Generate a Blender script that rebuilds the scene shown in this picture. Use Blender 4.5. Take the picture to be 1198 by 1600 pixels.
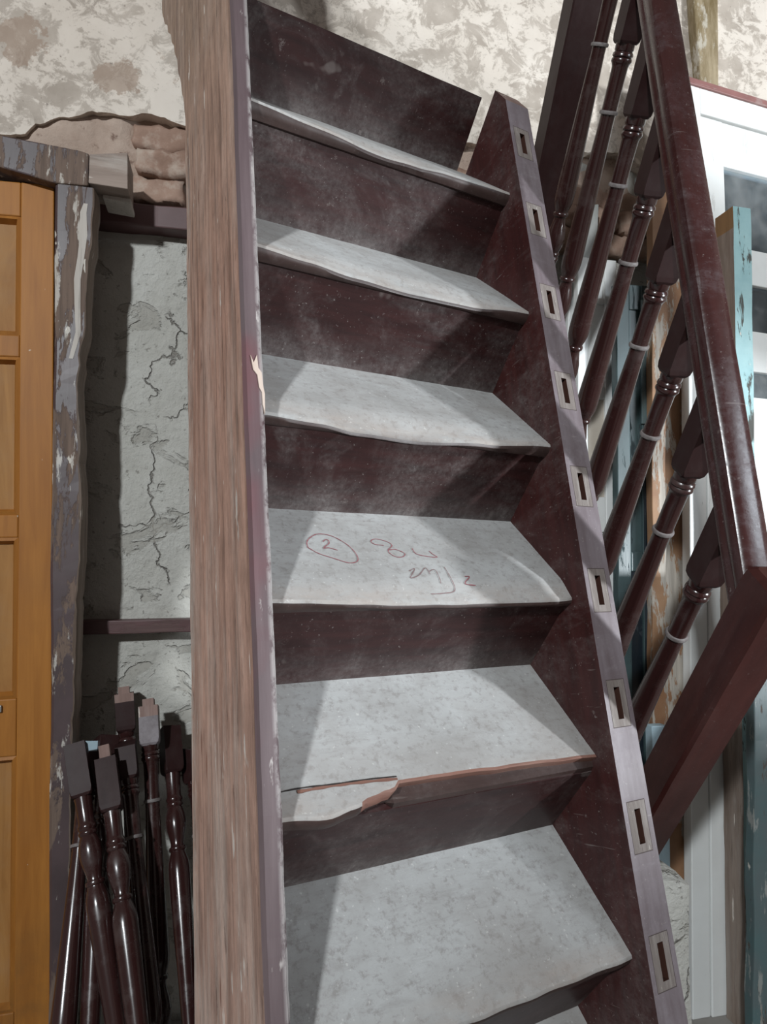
import bpy, math, random
from mathutils import Vector, Matrix, noise
R = math.radians
scn = bpy.context.scene
for o in list(bpy.data.objects): bpy.data.objects.remove(o, do_unlink=True)
col = scn.collection

# ------------------------------------------------------------------ camera, world, lights, exposure
CAM_Z = 1.28
cd = bpy.data.cameras.new('camera'); cam = bpy.data.objects.new('camera', cd); col.objects.link(cam)
cam.location = (0, 0, CAM_Z); cam.rotation_euler = (R(94.0), 0, R(-13.0))
cd.sensor_fit = 'VERTICAL'; cd.sensor_height = 36; cd.lens = 36 * 1032.6 / 1600; cd.clip_start = .02
scn.camera = cam
wd = bpy.data.worlds.new('room_air'); scn.world = wd; wd.use_nodes = True
wd.node_tree.nodes['Background'].inputs[0].default_value = (1.0, .90, .83, 1)
wd.node_tree.nodes['Background'].inputs[1].default_value = .135
def area(name, loc, target, size, power, color, size_y=None):
    ld = bpy.data.lights.new(name, 'AREA'); ld.energy = power; ld.color = color; ld.size = size
    if size_y: ld.shape = 'RECTANGLE'; ld.size_y = size_y
    o = bpy.data.objects.new(name, ld); col.objects.link(o); o.location = loc
    o.rotation_euler = (Vector(target) - Vector(loc)).to_track_quat('-Z', 'Y').to_euler(); return o
area('ceiling_lamp', (-2.17, -3.19, 3.69), (.1, 1.3, 1.3), .22, 245, (.91, .97, 1.0))
area('doorway_daylight', (5.31, -2.60, 1.02), (.7, 1.2, 1.2), .22, 430, (.90, .96, 1.0), .34)
area('window_skylight', (3.75, -2.25, 3.05), (.85, 1.0, 1.4), 1.1, 52, (.80, .91, 1.0))
scn.view_settings.view_transform = 'Standard'; scn.view_settings.look = 'None'
scn.view_settings.exposure = 0.0; scn.view_settings.gamma = 1.0; scn.view_settings.use_curve_mapping = False

# ------------------------------------------------------------------ material helpers
class NT:
    def __init__(s, name):
        s.m = bpy.data.materials.new(name); s.m.use_nodes = True
        s.t = s.m.node_tree; s.n = s.t.nodes; s.n.clear()
        s.out = s.n.new('ShaderNodeOutputMaterial'); s.tc = s.n.new('ShaderNodeTexCoord')
        s.info = None
    def lk(s, a, b): s.t.links.new(a, b)
    def set(s, sock, v):
        if hasattr(v, 'is_output') or isinstance(v, bpy.types.NodeSocket): s.lk(v, sock)
        else:
            if sock.type == 'RGBA' and len(v) == 3: v = (*v, 1)
            sock.default_value = v
    def vec(s, scale=(1, 1, 1), loc=(0, 0, 0), rot=(0, 0, 0), rnd=True):
        mp = s.n.new('ShaderNodeMapping'); s.lk(s.tc.outputs['Object'], mp.inputs[0])
        mp.inputs['Scale'].default_value = scale; mp.inputs['Rotation'].default_value = rot
        mp.inputs['Location'].default_value = loc
        if not rnd: return mp.outputs[0]
        if s.info is None: s.info = s.n.new('ShaderNodeObjectInfo')
        ad = s.n.new('ShaderNodeVectorMath'); ad.operation = 'ADD'; s.lk(mp.outputs[0], ad.inputs[0])
        ml = s.n.new('ShaderNodeMath'); ml.operation = 'MULTIPLY'; s.lk(s.info.outputs['Random'], ml.inputs[0]); ml.inputs[1].default_value = 17
        s.lk(ml.outputs[0], ad.inputs[1]); return ad.outputs[0]
    def noise(s, scale, detail=4, rough=.55, vec=None, dist=0):
        n = s.n.new('ShaderNodeTexNoise'); n.inputs['Scale'].default_value = scale
        n.inputs['Detail'].default_value = detail; n.inputs['Roughness'].default_value = rough
        n.inputs['Distortion'].default_value = dist
        s.lk(vec if vec is not None else s.vec(), n.inputs['Vector']); return n.outputs['Fac']
    def vor(s, scale, vec=None, feature='DISTANCE_TO_EDGE'):
        n = s.n.new('ShaderNodeTexVoronoi'); n.feature = feature; n.inputs['Scale'].default_value = scale
        s.lk(vec if vec is not None else s.vec(), n.inputs['Vector']); return n.outputs['Distance']
    def ramp(s, fac, *stops):
        n = s.n.new('ShaderNodeValToRGB'); e = n.color_ramp.elements
        while len(e) < len(stops): e.new(.5)
        for i, (p, c) in enumerate(stops):
            e[i].position = p; e[i].color = (c, c, c, 1) if not isinstance(c, tuple) else (*c, 1)
        s.set(n.inputs[0], fac); return n.outputs[0]
    def mix(s, fac, a, b, mode='MIX'):
        n = s.n.new('ShaderNodeMix'); n.data_type = 'RGBA'; n.blend_type = mode
        s.set(n.inputs[0], fac); s.set(n.inputs[6], a); s.set(n.inputs[7], b); return n.outputs[2]
    def math(s, op, a, b=0):
        n = s.n.new('ShaderNodeMath'); n.operation = op; n.use_clamp = True
        s.set(n.inputs[0], a); s.set(n.inputs[1], b); return n.outputs[0]
    def sep(s, axis, rnd=False):
        n = s.n.new('ShaderNodeSeparateXYZ'); s.lk(s.vec(rnd=rnd), n.inputs[0]); return n.outputs[axis]
    def near(s, p, r0, r1):                       # 1 close to a spot, 0 far away (object space)
        n = s.n.new('ShaderNodeVectorMath'); n.operation = 'DISTANCE'; s.lk(s.tc.outputs['Object'], n.inputs[0]); n.inputs[1].default_value = p
        ad = s.n.new('ShaderNodeMath'); ad.operation = 'ADD'; s.lk(n.outputs['Value'], ad.inputs[0])
        nz = s.n.new('ShaderNodeMath'); nz.operation = 'MULTIPLY'; s.lk(s.noise(16, 7, .68, s.vec(rnd=False)), nz.inputs[0]); nz.inputs[1].default_value = r1 * 3
        s.lk(nz.outputs[0], ad.inputs[1]); return s.rng(ad.outputs[0], r1 * 2.3 - .004, r1 * 2.3 + .004, 1, 0)
    def rng(s, v, a, b, c=0, d=1):
        n = s.n.new('ShaderNodeMapRange'); s.set(n.inputs[0], v)
        for i, x in enumerate((a, b, c, d)): n.inputs[1 + i].default_value = x
        return n.outputs[0]
    def bump(s, h, strength=.5, dist=.002, nrm=None):
        n = s.n.new('ShaderNodeBump'); n.inputs['Strength'].default_value = strength; n.inputs['Distance'].default_value = dist
        s.set(n.inputs['Height'], h)
        if nrm is not None: s.lk(nrm, n.inputs['Normal'])
        return n.outputs[0]
    def done(s, base, rough=.6, nrm=None, coat=0, spec=.5, metal=0):
        p = s.n.new('ShaderNodeBsdfPrincipled'); s.set(p.inputs['Base Color'], base); s.set(p.inputs['Roughness'], rough)
        s.set(p.inputs['Coat Weight'], coat); p.inputs['Coat Roughness'].default_value = .12
        p.inputs['Specular IOR Level'].default_value = spec; p.inputs['Metallic'].default_value = metal
        if nrm is not None: s.lk(nrm, p.inputs['Normal'])
        s.lk(p.outputs[0], s.out.inputs[0]); return s.m

MT = {}
def maroon(name, dust, rough=.42, base=((.020, .0075, .0075), (.040, .013, .0125)), axis=1, foot=0.0, dcol=(.27, .25, .24), spec=.35):
    s = NT(name); sc = [9, 9, 9]; sc[axis] = 1.2
    g = s.noise(6, 6, .6, s.vec(tuple(sc)))
    c = s.mix(s.ramp(g, (.3, 0), (.7, 1)), base[0], base[1])
    grain = s.ramp(s.noise(95, 6, .75), (.36, .15), (.66, 1)); cloud = s.noise(4.5, 10, .72, None, .6)
    d = s.math('MULTIPLY', s.math('MULTIPLY', s.ramp(cloud, (.46, 0), (.74, 1)), grain), dust)
    smear = s.ramp(s.noise(3.2, 8, .68, s.vec((2.5, 7, 2.5), (0, 0, 0), (.5, .3, .6)), .8), (.54, 0), (.68, 1))
    d = s.math('ADD', d, s.math('MULTIPLY', s.math('MULTIPLY', smear, grain), dust * .6))
    if foot:
        z = s.sep(2); ft = s.math('POWER', s.rng(z, .0, .085, 1, 0), 1.7)
        d = s.math('ADD', d, s.math('MULTIPLY', s.math('MULTIPLY', s.math('MULTIPLY', ft, s.ramp(s.noise(11, 9, .75), (.34, .1), (.64, 1))), s.ramp(grain, (.15, .45), (1, 1))), foot))
    sp = s.ramp(s.noise(170, 3, .6), (.665, 0), (.72, 1)); big = s.ramp(s.noise(30, 6, .75), (.655, 0), (.70, 1))
    scr = s.ramp(s.noise(9, 3, .5, s.vec((1, 14, 1), (2, 5, 1), (.9, .5, .7))), (.71, 0), (.74, 1))
    c = s.mix(s.math('MINIMUM', d, .9), c, dcol)
    c = s.mix(s.math('MULTIPLY', sp, .45 * min(1, dust * 2)), c, (.40, .37, .35))
    c = s.mix(s.math('MULTIPLY', s.math('MAXIMUM', big, scr), .34 * min(1, dust * 2)), c, (.36, .32, .30))
    r = s.ramp(d, (0, rough), (.5, .85))
    MT[name] = s.done(c, r, s.bump(s.noise(60, 6, .6), .25, .001), spec=spec)
maroon('riser_paint', .34, foot=.62, axis=0)
maroon('nosing_paint', .14, axis=0, base=((.030, .017, .015), (.060, .036, .032)))
maroon('string_paint', .30, axis=1, base=((.028, .0085, .008), (.052, .015, .014)))
maroon('string_edge', .40, .42, ((.135, .105, .113), (.205, .172, .188)), 1, dcol=(.40, .375, .40))
maroon('rail_varnish', .26, .22, ((.032, .0095, .0088), (.046, .0145, .0135)), 1, dcol=(.17, .155, .17), spec=.5)
maroon('newel_varnish', .10, .34, ((.034, .0085, .0075), (.054, .014, .0115)), 2, dcol=(.24, .19, .18), spec=.4)
def varnish():
    s = NT('baluster_varnish'); g = s.noise(7, 5, .6, s.vec((7, 7, 1)))
    c = s.mix(g, (.020, .0075, .007), (.042, .015, .014))
    d = s.ramp(s.noise(14, 7, .65), (.52, 0), (.8, .45))
    MT['baluster_varnish'] = s.done(s.mix(d, c, (.10, .075, .07)), s.ramp(d, (0, .22), (.4, .5)), None, .3)
    s = NT('ring_dust'); d = s.ramp(s.noise(60, 6, .7), (.35, .35), (.62, .95))
    MT['ring_dust'] = s.done(s.mix(d, (.05, .03, .028), (.22, .20, .195)), .6)
    s = NT('block_varnish'); g = s.noise(7, 5, .6, s.vec((7, 7, 1))); d = s.ramp(s.noise(26, 8, .7), (.45, 0), (.8, .35))
    MT['block_varnish'] = s.done(s.mix(d, s.mix(g, (.017, .0065, .0063), (.032, .012, .0115)), (.055, .042, .041)), .5, s.bump(g, .2, .001), spec=.22)
    s = NT('dusty_varnish'); d = s.ramp(s.noise(20, 7, .7), (.3, .25), (.7, .9))
    MT['dusty_varnish'] = s.done(s.mix(d, (.05, .03, .03), (.30, .27, .29)), .55)
varnish()
def tread_mat():
    s = NT('tread_dust')
    big = s.noise(4.5, 8, .68); st = s.noise(5, 9, .78, s.vec((3.2, 13, 6)), .3); fine = s.noise(75, 5, .7)
    c = s.mix(s.ramp(big, (.3, 0), (.72, 1)), (.285, .275, .265), (.455, .46, .46))
    c = s.mix(s.math('MULTIPLY', s.ramp(st, (.50, 0), (.74, 1)), .42), c, (.185, .165, .155))
    c = s.mix(s.math('MULTIPLY', s.ramp(fine, (.52, 0), (.66, 1)), .50), c, (.20, .18, .17))
    c = s.mix(s.math('MULTIPLY', s.ramp(s.noise(22, 7, .75), (.56, 0), (.72, 1)), .30), c, (.19, .165, .155))
    sm = s.noise(2.2, 6, .6, s.vec((1, 1.6, 1), (4, 7, 1)), .8); c = s.mix(s.math('MULTIPLY', s.ramp(sm, (.46, 0), (.66, 1)), .45), c, (.27, .24, .22))
    c = s.mix(s.math('MULTIPLY', s.ramp(s.noise(130, 2, .5), (.68, 0), (.74, 1)), .35), c, (.68, .67, .65))
    yy = s.sep(1); zz = s.sep(2)                  # rubbed bare along the nosing, dark paint left on its underside
    rub = s.math('MULTIPLY', s.rng(yy, .012, .05, 1, 0), s.ramp(s.noise(10, 6, .7, s.vec((1, 3, 1))), (.35, 0), (.62, 1)))
    c = s.mix(s.math('MULTIPLY', rub, .42), c, (.36, .285, .24))
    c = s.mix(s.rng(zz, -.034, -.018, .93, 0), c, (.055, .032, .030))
    h = s.math('ADD', s.math('MULTIPLY', st, .5), s.math('MULTIPLY', fine, .5))
    MT['tread_dust'] = s.done(c, .8, s.bump(h, .45, .0015), spec=.3)
tread_mat()
def wood(name, lo, hi, pale, pale_amt, axis=1, knots=False, rough=.7, dark=None, scale=1.0):
    s = NT(name); sc = [16 * scale] * 3; sc[axis] = .9 * scale; v = s.vec(tuple(sc))
    g = s.noise(1.6, 9, .66, v, .5); g2 = s.noise(5, 6, .6, v)
    c = s.mix(s.ramp(g, (.3, 0), (.7, 1)), lo, hi)
    c = s.mix(s.math('MULTIPLY', s.ramp(g2, (.56, 0), (.68, 1)), .55), c, dark or tuple(x * .5 for x in lo))
    sc2 = [9 * scale] * 3; sc2[axis] = 1.3 * scale
    p = s.noise(1.9, 9, .72, s.vec(tuple(sc2), (3, 1, 2)), .3)
    c = s.mix(s.math('MULTIPLY', s.ramp(p, (.50, 0), (.66, 1)), pale_amt), c, pale)
    fl = s.noise(6, 4, .6, s.vec(tuple(x * .8 for x in sc2), (9, 4, 1)))
    if name != 'fresh_wood': c = s.mix(s.ramp(fl, (.68, 0), (.71, .85)), c, (.66, .60, .54))
    MT[name] = s.done(c, rough, s.bump(s.math('ADD', g, g2), .5, .0015), spec=.35); return s, c
def string_face():
    s = NT('string_bare_wood'); v = s.vec((16, .8, 16)); g = s.noise(1.5, 9, .66, v, .5); g2 = s.noise(4.2, 7, .62, s.vec((15, .5, 15)))
    y = s.sep(1)
    c = s.mix(s.ramp(g, (.28, 0), (.72, 1)), (.30, .168, .125), (.54, .335, .262))
    up = s.rng(y, 1.7, 2.6); c = s.mix(s.math('MULTIPLY', up, .7), c, s.mix(g, (.18, .125, .085), (.34, .25, .175)))
    c = s.mix(s.math('MULTIPLY', s.ramp(g2, (.51, 0), (.63, 1)), .68), c, (.15, .085, .063))
    p = s.noise(2.0, 9, .72, s.vec((9, 1.0, 9), (3, 1, 2)), .4)
    lowamt = s.rng(y, .2, 1.9, .85, .25)
    c = s.mix(s.math('MULTIPLY', s.ramp(p, (.47, 0), (.64, 1)), lowamt), c, (.56, .475, .425))
    z = s.sep(2)                                   # plaster crust left along the edge that stood in the wall
    c = s.mix(s.rng(y, .0, 1.5, .30, 0), c, (.62, .50, .445))
    cr = s.math('MULTIPLY', s.math('MULTIPLY', s.rng(z, -.335, -.29, 1, 0), s.rng(y, 2.1, 2.35, 1, 0)), s.ramp(s.noise(16, 7, .7, s.vec((6, 1.5, 6))), (.38, 0), (.58, 1)))
    c = s.mix(s.math('MULTIPLY', cr, .7), c, (.52, .48, .44))
    fl = s.noise(5, 4, .6, s.vec((9, 1.6, 9), (9, 4, 1)))
    c = s.mix(s.ramp(fl, (.66, 0), (.69, .9)), c, (.68, .62, .57))
    c = s.mix(1, c, s.ramp(s.noise(10, 9, .78, s.vec((3, 1, 3), (6, 2, 3))), (.34, .62), (.62, 1)), 'MULTIPLY')
    c = s.mix(s.ramp(s.noise(11, 7, .7, s.vec((7, .8, 7), (1, 8, 3))), (.60, 0), (.66, .8)), c, (.11, .062, .048))
    kn = s.ramp(s.vor(5, s.vec((4, .9, 4), (1, 2, .3)), 'F1'), (.06, 1), (.12, 0))
    c = s.mix(s.math('MULTIPLY', kn, .7), c, (.17, .075, .05))
    MT['string_bare_wood'] = s.done(c, .7, s.bump(s.math('ADD', g, g2), .8, .003), spec=.35)
    s = NT('string_worn_edge'); v = s.vec((14, .9, 14)); g = s.noise(1.6, 8, .66, v)
    c = s.mix(s.ramp(g, (.3, 0), (.7, 1)), (.065, .040, .044), (.135, .098, .103))
    rd = s.noise(2.2, 4, .5, s.vec((2, 1.2, 2), (5, 1, 1)))
    c = s.mix(s.math('MULTIPLY', s.ramp(rd, (.54, 0), (.66, 1)), .6), c, (.15, .028, .036))
    x = s.sep(0); ed = s.math('MULTIPLY', s.rng(x, -.013, -.005), s.ramp(s.noise(12, 7, .72, s.vec((3, 2.0, 1))), (.40, 0), (.52, 1)))
    c = s.mix(s.math('MULTIPLY', ed, .8), c, (.46, .43, .42))
    fl = s.noise(7, 5, .65, s.vec((6, 1.3, 6), (2, 4, 1)))
    c = s.mix(s.ramp(fl, (.64, 0), (.69, .8)), c, (.50, .46, .44))
    MT['string_worn_edge'] = s.done(c, .6, s.bump(g, .5, .0015))
string_face()
wood('bare_wood', (.16, .115, .09), (.30, .235, .195), (.36, .32, .29), .5, 2)
wood('horn_wood', (.23, .175, .145), (.34, .27, .23), (.46, .42, .38), .6, 0)
wood('bone_wood', (.40, .36, .32), (.52, .48, .44), (.56, .53, .5), .5, 2)
wood('fresh_wood', (.15, .07, .052), (.26, .135, .105), (.36, .25, .21), .4, 0)
wood('splinter_wood', (.44, .33, .27), (.58, .47, .40), (.62, .55, .5), .4, 1)
wood('mortise_patch', (.165, .138, .125), (.245, .212, .197), (.34, .31, .29), .6, 1, dark=(.085, .065, .057), scale=4.5)
wood('tenon_wood', (.15, .09, .075), (.27, .18, .155), (.36, .30, .28), .4, 2)
wood('brown_end', (.17, .09, .04), (.29, .16, .07), (.3, .2, .12), .3, 2)
def chipped(name, paint, under, amt, axis=2, rough=.45, paint2=None, scale=1.0, speck=True, white=0, lvl=.0):
    s = NT(name); sc = [7 * scale] * 3; sc[axis] = 1.6 * scale
    n1 = s.noise(2, 9, .70, s.vec(tuple(sc)), .4); g = s.noise(5, 6, .6, s.vec(tuple(x * (3 if i != axis else .7) for i, x in enumerate(sc))))
    pc = s.mix(s.ramp(s.noise(9, 6, .6), (.35, 0), (.65, 1)), paint, paint2 or tuple(x * .7 for x in paint))
    uc = s.mix(s.ramp(g, (.35, 0), (.65, 1)), tuple(x * .65 for x in under), under)
    m = s.ramp(n1, (.56 - lvl, 0), (.585 - lvl, 1)); m = s.math('MULTIPLY', m, amt)
    c = s.mix(m, pc, uc)
    if speck: c = s.mix(s.ramp(s.noise(24, 3, .5, s.vec((1, 1, .6), (4, 2, 2))), (.70, 0), (.72, .9)), c, (.62, .58, .52))
    if white: c = s.mix(s.ramp(s.noise(3.2, 7, .68, s.vec(tuple(sc), (7, 3, 1))), (.60, 0), (.63, white)), c, (.60, .57, .52))
    MT[name] = s.done(c, s.ramp(m, (0, rough), (1, .85)), s.bump(s.math('SUBTRACT', 1, m), .35, .002, s.bump(g, .2, .001)))
chipped('plum_paint', (.075, .050, .053), (.17, .118, .092), 1, white=.7, paint2=(.052, .035, .037), lvl=.045)
chipped('teal_paint', (.36, .55, .56), (.10, .10, .09), 1, paint2=(.26, .44, .46), lvl=-.01, scale=2.4)
chipped('dark_teal_paint', (.075, .125, .130), (.10, .075, .06), 1, white=.3, lvl=-.02, paint2=(.10, .115, .12), scale=1.5)
chipped('slate_paint', (.055, .088, .092), (.035, .05, .055), 1, speck=False, rough=.35)
chipped('slate_pale', (.13, .18, .185), (.10, .14, .15), 1, speck=False, rough=.35)
chipped('navy_paint', (.014, .021, .028), (.03, .04, .05), .6, speck=False, rough=.3)
chipped('white_paint', (.78, .79, .78), (.62, .60, .56), .5, speck=False, rough=.4, paint2=(.74, .745, .73), lvl=-.06)
chipped('cream_and_shade', (.56, .50, .43), (.42, .31, .23), .8, speck=False, rough=.55, paint2=(.50, .44, .37), lvl=-.04)
chipped('stripped_paint', (.33, .19, .105), (.52, .47, .41), 1, speck=False, rough=.65, paint2=(.25, .125, .065), lvl=.03, scale=1.2)
chipped('maroon_bar', (.105, .052, .052), (.13, .08, .075), .7, 0, speck=False, rough=.5, paint2=(.085, .042, .042))
chipped('grey_board', (.50, .51, .49), (.36, .34, .31), .8, speck=False, rough=.6)
chipped('ice_blue', (.42, .55, .62), (.36, .45, .5), .5, speck=False)
chipped('deep_blue', (.08, .22, .30), (.03, .06, .09), .9, 0, speck=False, rough=.3)
chipped('red_lead', (.30, .14, .13), (.40, .30, .28), .6, 0, speck=False)
def ochre():
    s = NT('ochre_varnish'); g = s.noise(3, 8, .62, s.vec((12, 12, .9)), .5)
    c = s.mix(s.ramp(g, (.3, 0), (.7, 1)), (.27, .100, .016), (.38, .156, .028))
    cl = s.noise(3.5, 7, .65); c = s.mix(s.math('MULTIPLY', s.ramp(cl, (.5, 0), (.75, 1)), .45), c, (.24, .105, .03))
    z = s.sep(2); gr = s.math('MULTIPLY', s.rng(z, .0, .55, 1, 0), s.ramp(s.noise(7, 7, .7), (.35, 0), (.62, 1)))
    c = s.mix(s.math('MULTIPLY', gr, .75), c, (.12, .065, .025))
    c = s.mix(s.ramp(s.noise(30, 3, .5, s.vec((1, 1, .7))), (.715, 0), (.73, .8)), c, (.62, .55, .45))
    MT['ochre_varnish'] = s.done(c, .55, s.bump(g, .25, .001), 0, spec=.28)
    s = NT('ochre_panel'); g = s.noise(3, 8, .65, s.vec((9, 9, 1.2)), 1.0)
    c = s.mix(s.ramp(g, (.3, 0), (.7, 1)), (.24, .105, .026), (.35, .172, .05))
    c = s.mix(s.math('MULTIPLY', s.ramp(s.noise(6, 7, .65), (.45, 0), (.7, 1)), .5), c, (.29, .175, .09))
    MT['ochre_panel'] = s.done(c, .62, s.bump(g, .3, .001), 0, spec=.3)
ochre()
def masonry():
    s = NT('whitewash'); v = s.vec((1, 1, 1), rnd=False)
    a = s.noise(13, 10, .70, v, .6); b = s.noise(27, 9, .72, s.vec((1, 1, 1.4), (3, 2, 1), rnd=False), .3); big = s.noise(1.4, 4, .5, v)
    c = s.mix(s.ramp(s.noise(3, 5, .6, v), (.35, 0), (.65, 1)), (.63, .56, .49), (.73, .66, .59))
    m = s.math('MAXIMUM', s.ramp(s.math('ADD', a, s.math('MULTIPLY', s.math('SUBTRACT', big, .42), .35)), (.51, 0), (.575, 1)), s.ramp(b, (.545, 0), (.605, .85)))
    gry = s.mix(s.ramp(s.noise(12, 6, .6, v), (.35, 0), (.65, 1)), (.335, .285, .24), (.46, .40, .345))
    c = s.mix(s.math('MULTIPLY', m, .85), c, gry)
    br = s.ramp(s.noise(5, 7, .7, s.vec((1, 1, 1), (8, 1, 6), rnd=False)), (.665, 0), (.69, 1))
    spots = s.near((-.36, 1.95, 2.665), .035, .055)
    for p, r0, r1 in (((-.60, 1.95, 2.74), .05, .08), ((-.33, 1.95, 2.68), .02, .05), ((1.48, 1.95, 3.05), .03, .08)):
        spots = s.math('MAXIMUM', spots, s.near(p, r0, r1))
    brown = s.mix(s.noise(16, 6, .6, v), (.24, .16, .115), (.45, .35, .28))
    c = s.mix(s.math('MULTIPLY', s.math('MAXIMUM', s.math('MULTIPLY', br, .8), spots), .7), c, brown)
    c = s.mix(s.ramp(s.noise(60, 3, .5, v), (.70, 0), (.73, .8)), c, (.26, .22, .19))
    h = s.math('SUBTRACT', s.math('MULTIPLY', s.noise(25, 8, .65, v), .6), s.math('MULTIPLY', m, .10))
    MT['whitewash'] = s.done(c, .9, s.bump(h, .6, .006), spec=.2)
    s = NT('cement'); v = s.vec(rnd=False)
    c = s.mix(s.ramp(s.noise(3.5, 8, .65, v), (.3, 0), (.7, 1)), (.43, .415, .375), (.57, .56, .525))
    pits = s.ramp(s.noise(70, 3, .55, v), (.64, 0), (.70, 1)); c = s.mix(s.math('MULTIPLY', pits, .6), c, (.17, .155, .135))
    ck = s.vor(3.4, s.vec((1, 1, .8), (.3, 0, .2), rnd=False)); nz = s.noise(2.3, 3, .5, v)
    wv = s.n.new('ShaderNodeVectorMath'); wv.operation = 'ADD'; s.lk(s.vec(rnd=False), wv.inputs[0])
    ns = s.n.new('ShaderNodeTexNoise'); ns.inputs['Scale'].default_value = 9; ns.inputs['Detail'].default_value = 6; s.lk(s.tc.outputs['Object'], ns.inputs['Vector'])
    sc = s.n.new('ShaderNodeVectorMath'); sc.operation = 'SCALE'; s.lk(ns.outputs['Color'], sc.inputs[0]); sc.inputs['Scale'].default_value = .22; s.lk(sc.outputs[0], wv.inputs[1])
    ck = s.ramp(s.vor(2.6, wv.outputs[0]), (.0, 1), (.010, 0)); ck = s.math('MULTIPLY', ck, s.ramp(nz, (.53, 0), (.57, 1)))
    c = s.mix(s.math('MULTIPLY', ck, .75), c, (.12, .10, .085))
    spall = s.ramp(s.noise(6.5, 5, .6, s.vec((1, 1, 1.5), (5, 0, 3), rnd=False), .6), (.56, 0), (.60, 1))
    c = s.mix(s.math('MULTIPLY', spall, .5), c, (.30, .28, .245))
    h = s.math('SUBTRACT', s.noise(28, 8, .65, v), s.math('ADD', s.math('MULTIPLY', ck, .6), s.math('MULTIPLY', spall, .45)))
    MT['cement'] = s.done(c, .9, s.bump(h, 1.0, .012), spec=.2)
    s = NT('mortar'); c = s.mix(s.ramp(s.noise(6, 8, .65), (.3, 0), (.7, 1)), (.33, .24, .19), (.55, .44, .37))
    c = s.mix(s.ramp(s.noise(26, 6, .6), (.60, 0), (.68, .8)), c, (.17, .105, .08))
    MT['mortar'] = s.done(c, .95, s.bump(s.noise(22, 8, .7), 1, .008), spec=.15)
    s = NT('brick'); c = s.mix(s.ramp(s.noise(7, 7, .65), (.3, 0), (.7, 1)), (.22, .135, .10), (.40, .275, .215))
    c = s.mix(s.ramp(s.noise(14, 7, .65), (.52, 0), (.66, .8)), c, (.44, .36, .30))
    MT['brick'] = s.done(c, .95, s.bump(s.noise(40, 7, .65), .8, .004), spec=.15)
    s = NT('floor_dust'); c = s.mix(s.noise(5, 8, .65), (.20, .185, .17), (.34, .32, .30)); MT['floor_dust'] = s.done(c, .9, s.bump(s.noise(30, 6, .6), .4, .003))
    s = NT('damp_timber'); v = s.vec((8, 8, 1.2), rnd=False)
    c = s.mix(s.ramp(s.noise(2.5, 8, .7, v), (.38, 0), (.62, 1)), (.15, .105, .045), (.36, .29, .19))
    c = s.mix(s.ramp(s.noise(9, 7, .7, s.vec((2, 2, .8), rnd=False)), (.55, 0), (.62, .8)), c, (.50, .46, .39))
    MT['damp_timber'] = s.done(c, .9, s.bump(s.noise(20, 7, .7), .8, .005))
masonry()
def simple(name, c, rough=.5, metal=0, var=.25, spec=.5):
    s = NT(name); b = s.mix(s.noise(25, 5, .6), c, tuple(x * (1 - var) for x in c)); MT[name] = s.done(b, rough, metal=metal, spec=spec)
simple('marker_red', (.33, .115, .13), .6); simple('marker_brown', (.26, .165, .165), .6)
simple('dark_hole', (.020, .014, .013), .9); simple('grey_metal', (.33, .32, .31), .45, .5)
simple('slot_wood', (.060, .028, .021), 1.0, spec=.05); simple('worn_line', (.085, .062, .060), .8); simple('seam_dark', (.03, .022, .02), .9)
def glass():
    s = NT('dusty_glass'); tr = s.n.new('ShaderNodeBsdfTransparent'); tr.inputs[0].default_value = (.62, .68, .70, 1)
    gl = s.n.new('ShaderNodeBsdfGlossy'); gl.inputs['Roughness'].default_value = .06; gl.inputs[0].default_value = (.9, .95, 1, 1)
    df = s.n.new('ShaderNodeBsdfDiffuse'); df.inputs[0].default_value = (.5, .5, .49, 1)
    fr = s.n.new('ShaderNodeFresnel'); fr.inputs[0].default_value = 1.5
    m1 = s.n.new('ShaderNodeMixShader'); s.lk(fr.outputs[0], m1.inputs[0]); s.lk(tr.outputs[0], m1.inputs[1]); s.lk(gl.outputs[0], m1.inputs[2])
    m2 = s.n.new('ShaderNodeMixShader'); s.lk(s.ramp(s.noise(9, 6, .6), (.4, .08), (.8, .35)), m2.inputs[0]); s.lk(m1.outputs[0], m2.inputs[1]); s.lk(df.outputs[0], m2.inputs[2])
    s.lk(m2.outputs[0], s.out.inputs[0]); MT['dusty_glass'] = s.m
glass()

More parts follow.
